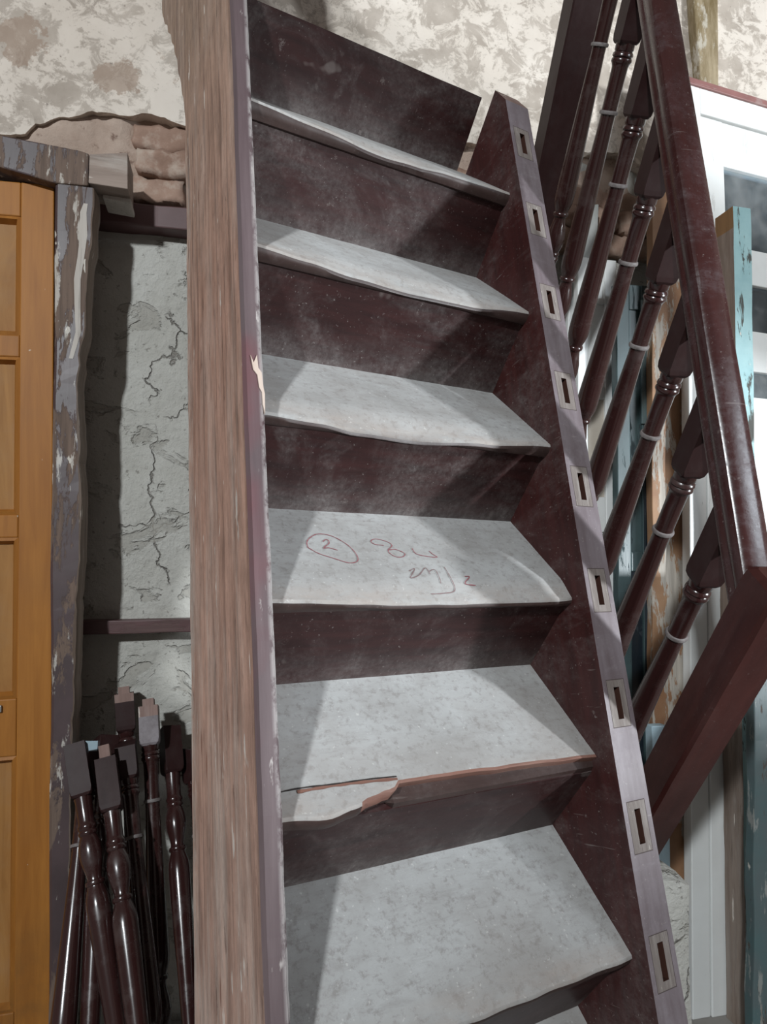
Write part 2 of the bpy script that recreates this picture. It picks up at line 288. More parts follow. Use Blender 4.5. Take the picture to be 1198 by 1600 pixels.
# ------------------------------------------------------------------ mesh helpers
class MB:
    def __init__(s): s.v = []; s.f = []; s.m = []
    def add(s, vs, fs, mi=0):
        k = len(s.v); s.v += [tuple(p) for p in vs]
        for f in fs: s.f.append(tuple(i + k for i in f)); s.m.append(mi)
        return s
    def box(s, x0, x1, y0, y1, z0, z1, mi=0):
        vs = [(x, y, z) for z in (z0, z1) for y in (y0, y1) for x in (x0, x1)]
        return s.add(vs, [(0, 2, 3, 1), (4, 5, 7, 6), (0, 1, 5, 4), (2, 6, 7, 3), (0, 4, 6, 2), (1, 3, 7, 5)], mi)
    def prism(s, poly, y0, y1, mi=0):             # polygon in x,z drawn out along y
        n = len(poly); vs = [(x, y0, z) for x, z in poly] + [(x, y1, z) for x, z in poly]
        a = sum(poly[i][0] * poly[(i + 1) % n][1] - poly[(i + 1) % n][0] * poly[i][1] for i in range(n))
        fs = [tuple(range(n)), tuple(range(2 * n - 1, n - 1, -1))] + [(i + n, (i + 1) % n + n, (i + 1) % n, i) for i in range(n)]
        if a < 0: fs = [f[::-1] for f in fs]
        return s.add(vs, fs, mi)
    def lathe(s, prof, seg=20, mi=0):             # (z, r) pairs about the z axis
        n = len(prof); vs = []
        for z, r in prof:
            for k in range(seg): a = 2 * math.pi * k / seg; vs.append((r * math.cos(a), r * math.sin(a), z))
        fs = [(i * seg + k, i * seg + (k + 1) % seg, (i + 1) * seg + (k + 1) % seg, (i + 1) * seg + k) for i in range(n - 1) for k in range(seg)]
        fs += [tuple(range(seg - 1, -1, -1)), tuple((n - 1) * seg + k for k in range(seg))]
        return s.add(vs, fs, mi)
    def rough_box(s, x0, x1, y0, y1, z0, z1, n=(2, 1, 8), amp=.004, seed=0, sc=9.0, rnd=0, mi=0):
        nx, ny, nz = n; idx = {}; vs = []; cx, cy, cz = (x0 + x1) / 2, (y0 + y1) / 2, (z0 + z1) / 2
        def V(i, j, k):
            key = (i, j, k)
            if key not in idx:
                p = Vector((x0 + (x1 - x0) * i / nx, y0 + (y1 - y0) * j / ny, z0 + (z1 - z0) * k / nz))
                on = (i in (0, nx)) + (j in (0, ny)) + (k in (0, nz))
                d = Vector((noise.noise((p + Vector((seed, 0, 0))) * sc), noise.noise((p + Vector((0, seed + 7, 0))) * sc), noise.noise((p + Vector((0, 3, seed + 5))) * sc)))
                q = p + d * amp
                if rnd and on > 1: q += (Vector((cx, cy, cz)) - p).normalized() * rnd * (on - 1)
                idx[key] = len(vs); vs.append(q)
            return idx[key]
        fs = []
        for i in range(nx):
            for j in range(ny): fs += [(V(i, j, 0), V(i, j + 1, 0), V(i + 1, j + 1, 0), V(i + 1, j, 0)), (V(i, j, nz), V(i + 1, j, nz), V(i + 1, j + 1, nz), V(i, j + 1, nz))]
            for k in range(nz): fs += [(V(i, 0, k), V(i + 1, 0, k), V(i + 1, 0, k + 1), V(i, 0, k + 1)), (V(i, ny, k), V(i, ny, k + 1), V(i + 1, ny, k + 1), V(i + 1, ny, k))]
        for j in range(ny):
            for k in range(nz): fs += [(V(0, j, k), V(0, j, k + 1), V(0, j + 1, k + 1), V(0, j + 1, k)), (V(nx, j, k), V(nx, j + 1, k), V(nx, j + 1, k + 1), V(nx, j, k + 1))]
        return s.add(vs, fs, mi)
    def mesh(s, name, mats, smooth=False):
        me = bpy.data.meshes.new(name); me.from_pydata(s.v, [], s.f)
        for m in (mats if isinstance(mats, (list, tuple)) else [mats]): me.materials.append(MT[m])
        me.polygons.foreach_set('material_index', s.m); me.polygons.foreach_set('use_smooth', [smooth] * len(s.f))
        me.update(); return me
    def build(s, name, mats, parent=None, smooth=False, bevel=0, loc=None, rot=None, sharp=None):
        return link(name, s.mesh(name, mats, smooth), parent, bevel, loc, rot, sharp)
def link(name, me, parent=None, bevel=0, loc=None, rot=None, sharp=None):
    o = bpy.data.objects.new(name, me); col.objects.link(o); o.parent = parent
    if loc is not None: o.location = loc
    if rot is not None: o.rotation_euler = rot
    if sharp and me is not None: me.set_sharp_from_angle(angle=R(sharp))
    if bevel:
        b = o.modifiers.new('soft_edges', 'BEVEL'); b.width = bevel; b.segments = 2; b.limit_method = 'ANGLE'; b.angle_limit = R(40)
    return o
def tag(o, label=None, cat=None, group=None, kind=None):
    if label: o['label'] = label
    if cat: o['category'] = cat
    if group: o['group'] = group
    if kind: o['kind'] = kind
    return o
def empty(name, loc=(0, 0, 0), rot=(0, 0, 0)):
    o = bpy.data.objects.new(name, None); col.objects.link(o); o.location = loc; o.rotation_euler = rot; o.empty_display_size = .1; return o
def lerp_list(pts, x):
    if x <= pts[0][0]: return pts[0][1]
    for (a, fa), (b, fb) in zip(pts, pts[1:]):
        if x <= b: t = (x - a) / (b - a); t = t * t * (3 - 2 * t); return fa + (fb - fa) * t
    return pts[-1][1]
rnd = random.Random(4)

# ------------------------------------------------------------------ setting: floor and wall
MB().box(-2.4, 4.0, -2.2, 2.12, -.06, 0).build('floor', 'floor_dust')['kind'] = 'structure'
def rough_sheet(x0, x1, nx, z_lo, z_hi, nz, y_front, y_back, amp, sc, seed, push=lambda x: 0):
    b = MB(); vs = []; fs = []
    for i in range(nx + 1):
        x = x0 + (x1 - x0) * i / nx; lo = z_lo(x)
        for j in range(nz + 1):
            z = lo + (z_hi - lo) * j / nz
            y = y_front + push(x) + amp * noise.fractal(Vector((x * sc, seed, z * sc)), .9, 2.1, 4)
            vs.append((x, y, z))
    W_ = nz + 1
    for i in range(nx):
        for j in range(nz): fs.append((i * W_ + j, (i + 1) * W_ + j, (i + 1) * W_ + j + 1, i * W_ + j + 1))
    k = len(vs)
    for i in range(nx + 1): p = vs[i * W_]; vs.append((p[0], y_back, p[2] + .012))
    for i in range(nx): fs.append((k + i, k + i + 1, (i + 1) * W_, i * W_))
    return b.add(vs, fs)
edge = [(-2.4, 2.45), (-.66, 2.452), (-.58, 2.463), (-.553, 2.505), (-.48, 2.528), (-.396, 2.557), (-.31, 2.567), (-.22, 2.571), (-.149, 2.560), (.2, 2.60), (1.05, 2.650), (1.27, 2.674), (1.39, 2.637), (1.9, 2.58), (4.0, 2.56)]
def zedge(x): return lerp_list(edge, x) + .011 * noise.fractal(Vector((x * 14, 3, 0)), .8, 2.2, 4)
wall = rough_sheet(-2.4, 4.0, 160, lambda x: 0.0, 3.9, 96, 2.005, 2.10, .010, 4.0, 2).build('wall_back', 'cement', smooth=True); wall['kind'] = 'structure'
rough_sheet(-2.4, 4.0, 520, zedge, 3.9, 46, 1.952, 2.02, .005, 5.0, 9).build('plaster_coat', 'whitewash', wall, smooth=True, sharp=50)
rough_sheet(-2.4, 4.0, 300, lambda x: 2.315 + .012 * noise.noise(Vector((x * 9, 1, 1))), 2.70, 24, 1.972, 2.03, .016, 9.0, 5, lambda x: .026 * max(0, min(1, (x + .33) / .05))).build('mortar_bed', 'mortar', wall, smooth=True)
bmesh_ = [MB().rough_box(-.106, .106, -.05, .05, -.036, .036, (14, 3, 5), .013, s * 3.1, 27, .003).mesh('brick', 'brick', True) for s in range(4)]
for r, (zc, off) in enumerate(((2.357, -.245), (2.440, -.185), (2.521, -.20))):
    for i in range(-1, 11):
        x = off + i * .226 + rnd.uniform(-.01, .01)
        if x < -.31: continue
        b = link('brick', bmesh_[rnd.randrange(4)], wall, loc=(x, 2.012 + rnd.uniform(-.008, .012) + (.012 if r == 2 else 0), zc + rnd.uniform(-.004, .004)), rot=(rnd.uniform(-.05, .05), rnd.uniform(-.03, .03), rnd.uniform(-.04, .04)))
MB().prism([(1.535, 3.9), (1.700, 3.9), (1.655, 2.60), (1.615, 2.60)], 1.915, 1.99).build('trim_1', 'damp_timber', bevel=.006)['kind'] = 'structure'
MB().rough_box(-.62, .34, 1.945, 2.03, 2.234, 2.301, (24, 1, 1), .003, 1, 12).build('trim_2', 'maroon_bar', bevel=.004)['kind'] = 'structure'
MB().rough_box(-.42, .30, 1.950, 2.02, 1.072, 1.109, (20, 1, 1), .002, 2, 12).build('trim_3', 'maroon_bar', bevel=.003)['kind'] = 'structure'

wr = MB().box(2.95, 3.10, -2.2, 2.1, 0, .93).box(2.95, 3.10, -2.2, 2.1, 3.2, 3.9).box(2.98, 3.07, -2.2, 1.25, 1.57, 1.88).box(2.95, 3.10, 1.25, 2.1, .93, 3.2)
wr.build('added_wall_right', 'whitewash')['kind'] = 'structure'            # added off-camera wall; its sill and transom bar block the low daylight
# ------------------------------------------------------------------ staircase (leaning, treads tipped back)
TH = 0.6956; H0 = .30; RUN = H0 * math.cos(TH); RISE = H0 * math.sin(TH); W = .6005; E = .0292; TL = .0345; TR = .0658
U = Vector((.96232164, .27144307, -.01599141)); D = Vector((-.20369775, .75861057, .61888386)); N_ = Vector((.18012299, -.59230792, .78531971))
stair = empty('staircase')
m = Matrix((U, D, N_)).transposed().to_4x4(); m.translation = Vector((.10362, .72857, -1.23487 + CAM_Z)); stair.matrix_world = m
tag(stair, 'old maroon wooden staircase with dusty worn treads leaning against the wall', 'staircase')
def step(k): return Vector((0, (8 - k) * RUN, (8 - k) * RISE))
ROT = (TH, 0, 0)
# left string: flat board, curved horn at the top
def left_string():
    b = MB(); rows = []
    back = [(0, -.340), (2.30, -.338), (2.349, -.334), (2.42, -.350), (2.478, -.372), (2.597, -.412), (2.69, -.450), (2.762, -.487), (2.86, -.540), (2.94, -.586), (3.00, -.612), (3.03, -.618), (3.08, -.610), (3.6, -.49)]
    y = -.06; ys = []
    while y < 3.6: ys.append(y); y += .02
    ys.append(3.6)
    for y in ys:
        nb = lerp_list(back, y) + .004 * noise.noise(Vector((y * 11, 2, 0))); nf = E + .0022 * noise.noise(Vector((y * 7, 5, 1))) + .0012 * noise.noise(Vector((y * 40, 5, 1)))
        xl = -TL + .0016 * noise.noise(Vector((y * 5, 9, 1))); xr = -.0022 - .0018 * abs(noise.noise(Vector((y * 23, 1, 8))))
        yb = y; yf = y
        if y < 0:
            yf = -.049; yb = .0252
        rows.append([(xl, yb, nb), (xl, yb + (yf - yb) * .08, nb + .008 + .02), (xl, yf, nf - .006), (xl + .005, yf, nf), (xr - .005, yf, nf + .001), (xr, yf, nf - .006), (xr, yb, nb)])
    rows = [r for i, r in enumerate(rows) if i == 0 or ys[i] > .03]
    n = 7; vs = [p for r in rows for p in r]
    for i in range(len(rows) - 1):
        for j in range(n):
            q = (i * n + j, i * n + (j + 1) % n, (i + 1) * n + (j + 1) % n, (i + 1) * n + j)
            b.add([vs[t] for t in q], [(0, 1, 2, 3)], 1 if j in (2, 3, 4) else (2 if j == 5 else 0))
    b.add(rows[0], [tuple(range(n - 1, -1, -1))], 0); b.add(rows[-1], [tuple(range(n))], 0)
    o = b.build('string', ['string_bare_wood', 'string_worn_edge', 'string_paint'], stair, rot=ROT)
    o['label'] = 'bare worn wooden string board with curved upper end'
    sc = [(-.0235, 1.572), (-.019, 1.560), (-.0135, 1.574), (-.012, 1.552), (-.007, 1.545), (-.0055, 1.522), (-.0035, 1.510), (-.0045, 1.478), (-.0075, 1.492), (-.008, 1.512), (-.012, 1.520), (-.014, 1.540), (-.020, 1.548)]
    n = len(sc); MB().add([(x, y, .0318) for x, y in sc] + [(x, y, .027) for x, y in sc], [tuple(range(n - 1, -1, -1))] + [(i, (i + 1) % n, (i + 1) % n + n, i + n) for i in range(n)]).build('splinter_scar', 'splinter_wood', o)
left_string()
# right string with baluster mortises cut into its front edge
def right_string():
    b = MB(); nb = -.21
    A = (-.049, E); F = (-(.045 + .206 * nb) / .978, nb)
    poly = [F, (2.211, nb), (2.385, .002), (2.332, E), A]
    for x, fl in ((W, False), (W + TR, True)):
        b.add([(x, y, z) for y, z in poly], [tuple(range(5)) if fl else tuple(range(4, -1, -1))], 0)
    for i in range(3):
        p, q = poly[i], poly[i + 1]
        b.add([(W, p[0], p[1]), (W, q[0], q[1]), (W + TR, q[0], q[1]), (W + TR, p[0], p[1])], [(0, 1, 2, 3)], 3 if i in (1, 2) else 0)
    p, q = poly[4], poly[0]; b.add([(W, p[0], p[1]), (W, q[0], q[1]), (W + TR, q[0], q[1]), (W + TR, p[0], p[1])], [(0, 1, 2, 3)], 0)
    yc = [1.2 + 1.0212 - .20307 * i for i in range(11)][::-1]; xm = W + .033
    xs = [W, xm - .0235, xm - .0222, xm - .0068, xm + .0068, xm + .0205, xm + .0218, W + TR]; ys = [-.049]
    for c in yc: ys += [c - .0415, c - .040, c - .0275, c + .0275, c + .040, c + .0415]
    ys.append(2.332)
    for j in range(len(ys) - 1):
        y0, y1 = ys[j], ys[j + 1]; ym = (y0 + y1) / 2; dy = min(abs(ym - c) for c in yc)
        for i in range(7):
            x0, x1 = xs[i], xs[i + 1]; dx = abs((x0 + x1) / 2 - xm)
            if dy < .0275 and dx < .0068:
                zb = E - .045
                b.add([(x0, y0, E), (x1, y0, E), (x1, y1, E), (x0, y1, E), (x0, y0, zb), (x1, y0, zb), (x1, y1, zb), (x0, y1, zb)], [(4, 5, 6, 7), (0, 1, 5, 4), (1, 2, 6, 5), (2, 3, 7, 6), (3, 0, 4, 7)], 2); continue
            mi = 1 if (dy > .0416 or i in (0, 6)) else (5 if (dy > .040 or i in (1, 5)) else 4)
            b.add([(x0, y0, E), (x1, y0, E), (x1, y1, E), (x0, y1, E)], [(0, 1, 2, 3)], mi)
    o = b.build('string', ['string_paint', 'string_edge', 'slot_wood', 'tenon_wood', 'mortise_patch', 'worn_line'], stair, rot=ROT)
    o['label'] = 'maroon string board with rectangular baluster mortises in its edge'
right_string()
drops = {1: [(0, -.004), (.14, .003), (.28, .013), (.36, .010), (.43, .004), (.6, 0)], 2: [(0, 0), (.1, .006), (.2, .014), (.31, .018), (.44, .015), (.6, 0)],
         3: [(0, .007), (.1, .011), (.18, .020), (.29, .023), (.44, .012), (.6, 0)], 4: [(0, .003), (.14, .009), (.25, .014), (.53, .013), (.6, .010)], 6: [(0, .004), (.3, .004), (.6, 0)], 7: [(0, 0), (.3, .006), (.6, 0)]}
front5 = [(0, .004), (.08, -.003), (.12, .004), (.14, .011), (.172, .016), (.190, .022), (.196, .031), (.29, .030), (.41, .026), (.55, .021), (.6, .018)]
def tread_h(k, x, y):
    dr = lerp_list(drops.get(k, [(0, 0), (1, 0)]), x); t = max(0, min(1, 1 - y / .055)); t = t * t * (3 - 2 * t)
    return -dr * t
def make_tread(k):
    b = MB(); nx = 60 if k == 5 else 44; rows = []
    for i in range(nx + 1):
        x = W * i / nx; x_ = x - .0005 if i == 0 else x
        y0 = (lerp_list(front5, x) if k == 5 else 0) + .0018 * noise.noise(Vector((x * 22, k * 5, 0)))
        if k == 5 and .12 < x < .2: y0 += .003 * noise.noise(Vector((x * 120, 1, 0)))
        row = []
        dr = lerp_list(drops.get(k, [(0, 0), (1, 0)]), x)
        for yy in (.244, .16, .10, .07, .05, .035, .022, .012, .006):
            y = yy + (y0 if yy < .08 else 0); row.append((x, y, tread_h(k, x, yy) + .0008 * noise.noise(Vector((x * 16, y * 16, k)))))
        sh = k == 5 and x > .19
        top = row[-1][2]
        row += [(x, y0 + (.002 if not sh else .001), top - (.004 if not sh else .001)), (x, y0 + (0 if not sh else .004), min(top - .009, -.016)), (x, (y0 + .003 if not sh else .013), -.0275 if not sh else -.020), (x, (y0 + .007 if not sh else .012), -.030), (x, .244, -.030)]
        rows.append(row)
    n = len(rows[0]); vs = [p for r in rows for p in r]; fs = []; ms = []
    for i in range(nx):
        for j in range(n):
            q = (i * n + j, i * n + (j + 1) % n, (i + 1) * n + (j + 1) % n, (i + 1) * n + j)
            fresh = k == 5 and rows[i][0][0] > .125 and j in (8, 9)
            b.add([], []); fs.append(q); ms.append(1 if fresh else (2 if 9 <= j <= 12 else 0))
    fs += [tuple(range(n - 1, -1, -1)), tuple(nx * n + j for j in range(n))]; ms += [0, 0]
    b.v = vs; b.f = fs; b.m = ms
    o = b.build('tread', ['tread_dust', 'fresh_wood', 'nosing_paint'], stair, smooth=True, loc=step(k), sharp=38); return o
def ribbon(pts, w, zf, closed=False):
    b = MB(); P = [Vector((x, y, 0)) for x, y in pts]; dense = []
    for i in range(len(P) - 1):                    # Catmull-Rom through the pen strokes
        p0, p1, p2, p3 = P[max(0, i - 1)], P[i], P[i + 1], P[min(len(P) - 1, i + 2)]
        for s in range(6):
            t = s / 6; dense.append(.5 * ((2 * p1) + (p2 - p0) * t + (2 * p0 - 5 * p1 + 4 * p2 - p3) * t * t + (3 * p1 - p0 - 3 * p2 + p3) * t ** 3))
    dense.append(P[-1]); vs = []
    for i, p in enumerate(dense):
        d = (dense[min(i + 1, len(dense) - 1)] - dense[max(i - 1, 0)]).normalized(); n = Vector((-d.y, d.x, 0)) * w / 2 * (1 + .25 * math.sin(i * 1.7))
        for q in (p + n, p - n): vs.append((q.x, q.y, zf(q.x, q.y) + .0011))
    return b.add(vs, [(2 * i + 1, 2 * i + 3, 2 * i + 2, 2 * i) for i in range(len(dense) - 1)])
treads = {k: make_tread(k) for k in range(1, 9) if k < 8}
treads[5]['label'] = 'dusty tread with a splintered broken nosing'; treads[4]['label'] = 'dusty tread with red pen scrawl'
strokes = [([(.100, .127), (.102, .142), (.112, .156), (.131, .168), (.155, .163), (.175, .141), (.183, .115), (.179, .095), (.161, .089), (.136, .101), (.114, .113), (.099, .13)], 'marker_red', .0022),
    ([(.132, .146), (.142, .153), (.143, .143), (.128, .128), (.138, .129), (.152, .123)], 'marker_red', .0024),
    ([(.248, .140), (.231, .143), (.227, .152), (.240, .159), (.259, .152), (.265, .141), (.250, .124), (.257, .109), (.272, .108), (.281, .118), (.268, .129), (.254, .127)], 'marker_red', .0022),
    ([(.304, .134), (.305, .118), (.324, .111), (.345, .109), (.340, .118), (.337, .127)], 'marker_red', .0024),
    ([(.268, .069), (.282, .075), (.262, .051), (.282, .058), (.305, .078), (.306, .060)], 'marker_brown', .0020),
    ([(.308, .068), (.322, .073), (.320, .048), (.318, .039)], 'marker_brown', .0018),
    ([(.346, .081), (.344, .051), (.342, .026), (.317, .021), (.292, .020)], 'marker_brown', .0020),
    ([(.376, .055), (.386, .054), (.369, .039), (.390, .035)], 'marker_red', .0024)]
for pts, mt, w in strokes: ribbon(pts, w * .72, lambda x, y: tread_h(4, x, y)).build('pen_mark', mt, treads[4])
ribbon([(.0, .047), (.05, .049), (.096, .047), (.15, .046), (.20, .043)], .0022, lambda x, y: 0).build('split', 'seam_dark', treads[5])
ribbon([(.04, .044), (.09, .045), (.14, .043), (.20, .039)], .0050, lambda x, y: -.0003).build('split', 'fresh_wood', treads[5])
for k in range(0, 9):                             # risers
    b = MB(); hgt = RISE - .030; y0 = .0105
    if k == 0: b.rough_box(.0, W - .014, y0, y0 + .02, 0, hgt, (10, 1, 4), .0015, k, 8)
    else: b.rough_box(.0, W, y0, y0 + .018, 0 if k < 8 else .11, hgt, (10, 1, 4), .0012, k, 8)
    b.build('riser', 'riser_paint', stair, loc=step(k) - Vector((0, 0, RISE)))
for k in (1, 3, 5): pass

# ------------------------------------------------------------------ balustrade (rail, newels and eight balusters)
CB = math.cos(.8498); SB = math.sin(.8498); MM = .20307
Hd = Vector((-.01902246, -.18061399, -.98337009)); Vd = Vector((-.0709655, -.9808235, .18151903)); Yd = -Hd; Xd = Yd.cross(Vd)
bal = empty('balustrade'); mb = Matrix((Xd, Yd, Vd)).transposed().to_4x4()
mb.translation = Vector((.86032617, 1.37501405, 1.25301919 + CAM_Z)) + 7 * MM * Hd; bal.matrix_world = mb
tag(bal, 'dark varnished stair balustrade with thick handrail standing beside the staircase', 'balustrade')
PROF = [(-.137, .0215), (-.122, .0215), (-.119, .0195), (-.116, .0225), (-.111, .0235), (-.108, .0205), (-.105, .0228), (-.100, .0235), (-.096, .0205), (-.090, .0185), (-.060, .0178), (-.012, .0176), (-.0045, .0180), (-.0035, .0208), (0, .0218), (.0035, .0208), (.0045, .0172),
        (.02, .0170), (.08, .0188), (.16, .0213), (.24, .0238), (.31, .0258), (.338, .0262), (.354, .0250), (.367, .0215), (.376, .0182), (.379, .0180), (.381, .0205), (.385, .0212), (.389, .0203), (.391, .0165), (.397, .0158), (.410, .0185), (.430, .0236), (.448, .0254), (.465, .0240), (.478, .0200), (.483, .0178), (.486, .0205), (.491, .0212), (.495, .0185), (.499, .0205), (.504, .0212), (.508, .0190), (.514, .0178), (.545, .0182), (.573, .0200)]
T_BOT = .69; T_TOP = -.25                         # z = T_BOT - t : foot of the baluster at z = 0
def block_mesh(name, z0, z1, a, end, mat, rake=0.0):   # square block, its turned end chamfered round
    b = MB(); c = a * .62; lv = []
    for z, w, cc in ([(z0, a, a * .985), (z1 - .016, a, a * .985), (z1 - .006, a * .98, a * .86), (z1, a * .86, a * .62)] if end > 0 else [(z0, a * .86, a * .62), (z0 + .006, a * .98, a * .86), (z0 + .016, a, a * .985), (z1, a, a * .985)]):
        ring = [(w, cc), (cc, w), (-cc, w), (-w, cc), (-w, -cc), (-cc, -w), (cc, -w), (w, -cc)]
        lv.append([(x, y, z + (rake * y if (rake and z == (z1 if end < 0 else z0)) else 0)) for x, y in ring])
    vs = [p for l in lv for p in l]; fs = [(i * 8 + j, i * 8 + (j + 1) % 8, (i + 1) * 8 + (j + 1) % 8, (i + 1) * 8 + j) for i in range(3) for j in range(8)]
    fs += [tuple(range(7, -1, -1)), tuple(24 + j for j in range(8))]
    return b.add(vs, fs).mesh(name, mat)
shaft_me = MB().lathe([(T_BOT - t, r) for t, r in PROF][::-1], 24).mesh('turned_shaft', ['baluster_varnish', 'ring_dust'], True); shaft_me.set_sharp_from_angle(angle=R(48))
for p in shaft_me.polygons:
    if len(p.vertices) == 4 and -.0046 < T_BOT - p.center.z < .0036: p.material_index = 1   # dust lies on the collar
foot_me = block_mesh('foot_block', 0, T_BOT - .568, .0235, 1, 'block_varnish')
head_me = block_mesh('head_block', T_BOT + .133, T_BOT + .264, .0240, -1, 'block_varnish', .88)
bx_rot = (math.atan2(SB, CB) , 0, 0)
def bal_dir_matrix():                             # local z of a baluster points towards the rail
    z = Vector((0, CB, SB)); x = Vector((1, 0, 0)); y = z.cross(x); return Matrix((x, y, z)).transposed().to_4x4()
BM = bal_dir_matrix()
for k in range(8):
    o = link('baluster', shaft_me, bal); mm_ = BM.copy(); mm_.translation = Vector((0, (7 - k) * MM, 0)) - Vector((0, CB, SB)) * T_BOT; o.matrix_local = mm_
    link('foot_block', foot_me, o); link('head_block', head_me, o)
rp = [(-.019, .1935), (-.0272, .1975), (-.0288, .2050), (-.0280, .2105), (-.0262, .2140), (-.0262, .2180), (-.0285, .2225), (-.0294, .2300), (-.0292, .2385), (-.0272, .2440), (-.0225, .2474), (-.012, .2490)]
rp = rp + [(-x, z) for x, z in rp[::-1]]
b = MB(); ys = [-.012 + i * (1.83 / 40) for i in range(41)]; n = len(rp); vs = [(x + .0006 * noise.noise(Vector((y * 9, j, 0))), y, z) for y in ys for j, (x, z) in enumerate(rp)]
fs = [(i * n + j, (i + 1) * n + j, (i + 1) * n + (j + 1) % n, i * n + (j + 1) % n) for i in range(40) for j in range(n)] + [tuple(range(n)), tuple(40 * n + j for j in range(n - 1, -1, -1))]
b.add(vs, fs).build('handrail', 'rail_varnish', bal, smooth=True, sharp=28)
def newel(name, c_y, c_z, a, a2, t0, t1, ch, top, mat='newel_varnish'):
    b = MB(); lv = []
    rows = [(T_BOT - t1, 0.98)] + [(T_BOT - t1 + .01 + (t1 - t0 - .02 - top) * i / 12, 1) for i in range(13)] + [(T_BOT - t0 - top * .4, .97), (T_BOT - t0, .72)]
    for z, s in rows:
        w = a * s; w2 = a2 * s; j = .0012 * noise.noise(Vector((z * 13, a, 1)))
        lv.append([(w - ch, w2), (-w + ch, w2), (-w, w2 - ch), (-w + j, -w2 + ch), (-w + ch + j, -w2), (w - ch, -w2), (w, -w2 + ch), (w, w2 - ch)])
    vs = [(x, y, rows[i][0]) for i, l in enumerate(lv) for x, y in l]
    fs = [(i * 8 + j, i * 8 + (j + 1) % 8, (i + 1) * 8 + (j + 1) % 8, (i + 1) * 8 + j) for i in range(len(rows) - 1) for j in range(8)] + [tuple(range(7, -1, -1)), tuple((len(rows) - 1) * 8 + j for j in range(8))]
    o = b.add(vs, fs).build(name, mat, bal); mm_ = BM.copy(); mm_.translation = Vector((0, c_y, c_z)) - Vector((0, CB, SB)) * T_BOT; o.matrix_local = mm_
    return o
newel('newel_post', -.147 * SB, .147 * CB, .0382, .0382, -.262, .50, .006, .02)
newel('newel_post', 8 * MM + .021 * SB, -.021 * CB, .0430, .0415, -.36, .70, .004, .02, 'block_varnish')  # darker varnish on the upper newel stands in for its shade

# ------------------------------------------------------------------ loose balusters stacked in the corner
tenon_me = MB().box(-.012, .012, -.016, .016, -.032, .002).mesh('tenon', 'tenon_wood')
head2_me = block_mesh('head_block', T_BOT + .133, T_BOT + .222, .0240, -1, 'block_varnish', .5)
head_dusty = block_mesh('head_block', T_BOT + .133, T_BOT + .205, .0240, -1, 'dusty_varnish')
tip_me = MB().box(-.0238, .0238, -.0238, .0238, T_BOT + .205, T_BOT + .232).box(-.014, .014, -.02, .02, T_BOT + .232, T_BOT + .25).mesh('bare_tip', 'tenon_wood')
pale_tip = MB().box(-.0238, .0238, -.0238, .0238, T_BOT + .205, T_BOT + .235).mesh('bare_tip', 'ice_blue')
pile = [((-.354, 1.74, .822), (-.121, 1.349, 0), True, 0, 'inverted turned baluster with chamfered square block, touching the chipped door jamb', 'foot'),
        ((-.284, 1.735, .784), (-.077, 1.26, 0), True, 0, 'inverted turned baluster with a short rough tenon, between its block-ended neighbours', 'tenon'),
        ((-.341, 1.84, .813), (-.308, 1.369, 0), False, .3, 'turned baluster with a pale blue tip leaning away from the stairs', 'pale'),
        ((-.302, 1.84, .811), (-.249, 1.368, 0), True, .5, 'turned baluster nearly hidden in the middle of the stack', 'foot'),
        ((-.276, 1.93, .921), (-.175, 1.771, 0), False, .1, 'tallest-standing dark baluster with bare tip, propped on the cement wall', 'tip'),
        ((-.256, 1.82, .826), (-.094, 1.402, 0), False, 0, 'upright baluster with long dusty dark block below the bare-tipped one', 'head'),
        ((-.206, 1.88, .894), (-.119, 1.603, 0), False, 0, 'upright baluster with pale dusty block and bare tip next to its wall shadow', 'dusty'),
        ((-.154, 1.925, .790), (-.036, 1.46, 0), True, .4, 'dark turned baluster with a vase-shaped swelling under its block, near the stair string', 'foot'),
        ((-.096, 1.938, .765), (.028, 1.412, 0), False, .6, 'added dark baluster standing in for the shadow beside the stair string', 'head')]  # extra baluster, added to darken the wall beside the string
for T, Bp, inv, spin, lab, kind in pile:
    T = Vector(T); Bp = Vector(Bp); ax = (T - Bp).normalized()
    x = Vector((1, 0, 0)); x = (x - ax * x.dot(ax)).normalized(); y = ax.cross(x)
    rt = empty('turned_baluster'); M4 = Matrix((x, y, ax)).transposed().to_4x4() @ Matrix.Rotation(spin, 4, 'Z'); M4.translation = Bp + Vector((0, 0, .012)); rt.matrix_world = M4
    tag(rt, lab, 'baluster', 'loose balusters stacked beside the door frame')
    FL = Matrix.Translation((0, 0, .94)) @ Matrix.Rotation(math.pi, 4, 'X') if inv else Matrix.Identity(4)
    parts = [('turned_shaft', shaft_me), ('foot_block', foot_me), ('head_block', head_dusty if kind in ('dusty',) else head2_me)]
    if kind == 'tenon': parts.append(('tenon', tenon_me))
    if kind in ('tip', 'dusty'): parts.append(('bare_tip', tip_me)); parts[2] = ('head_block', head_dusty if kind == 'dusty' else head2_me)
    if kind == 'pale': parts.append(('bare_tip', pale_tip))
    for nm, me in parts:
        c = link(nm, me, rt); c.matrix_local = FL @ (Matrix.Translation((0, 0, 0)) if True else FL)

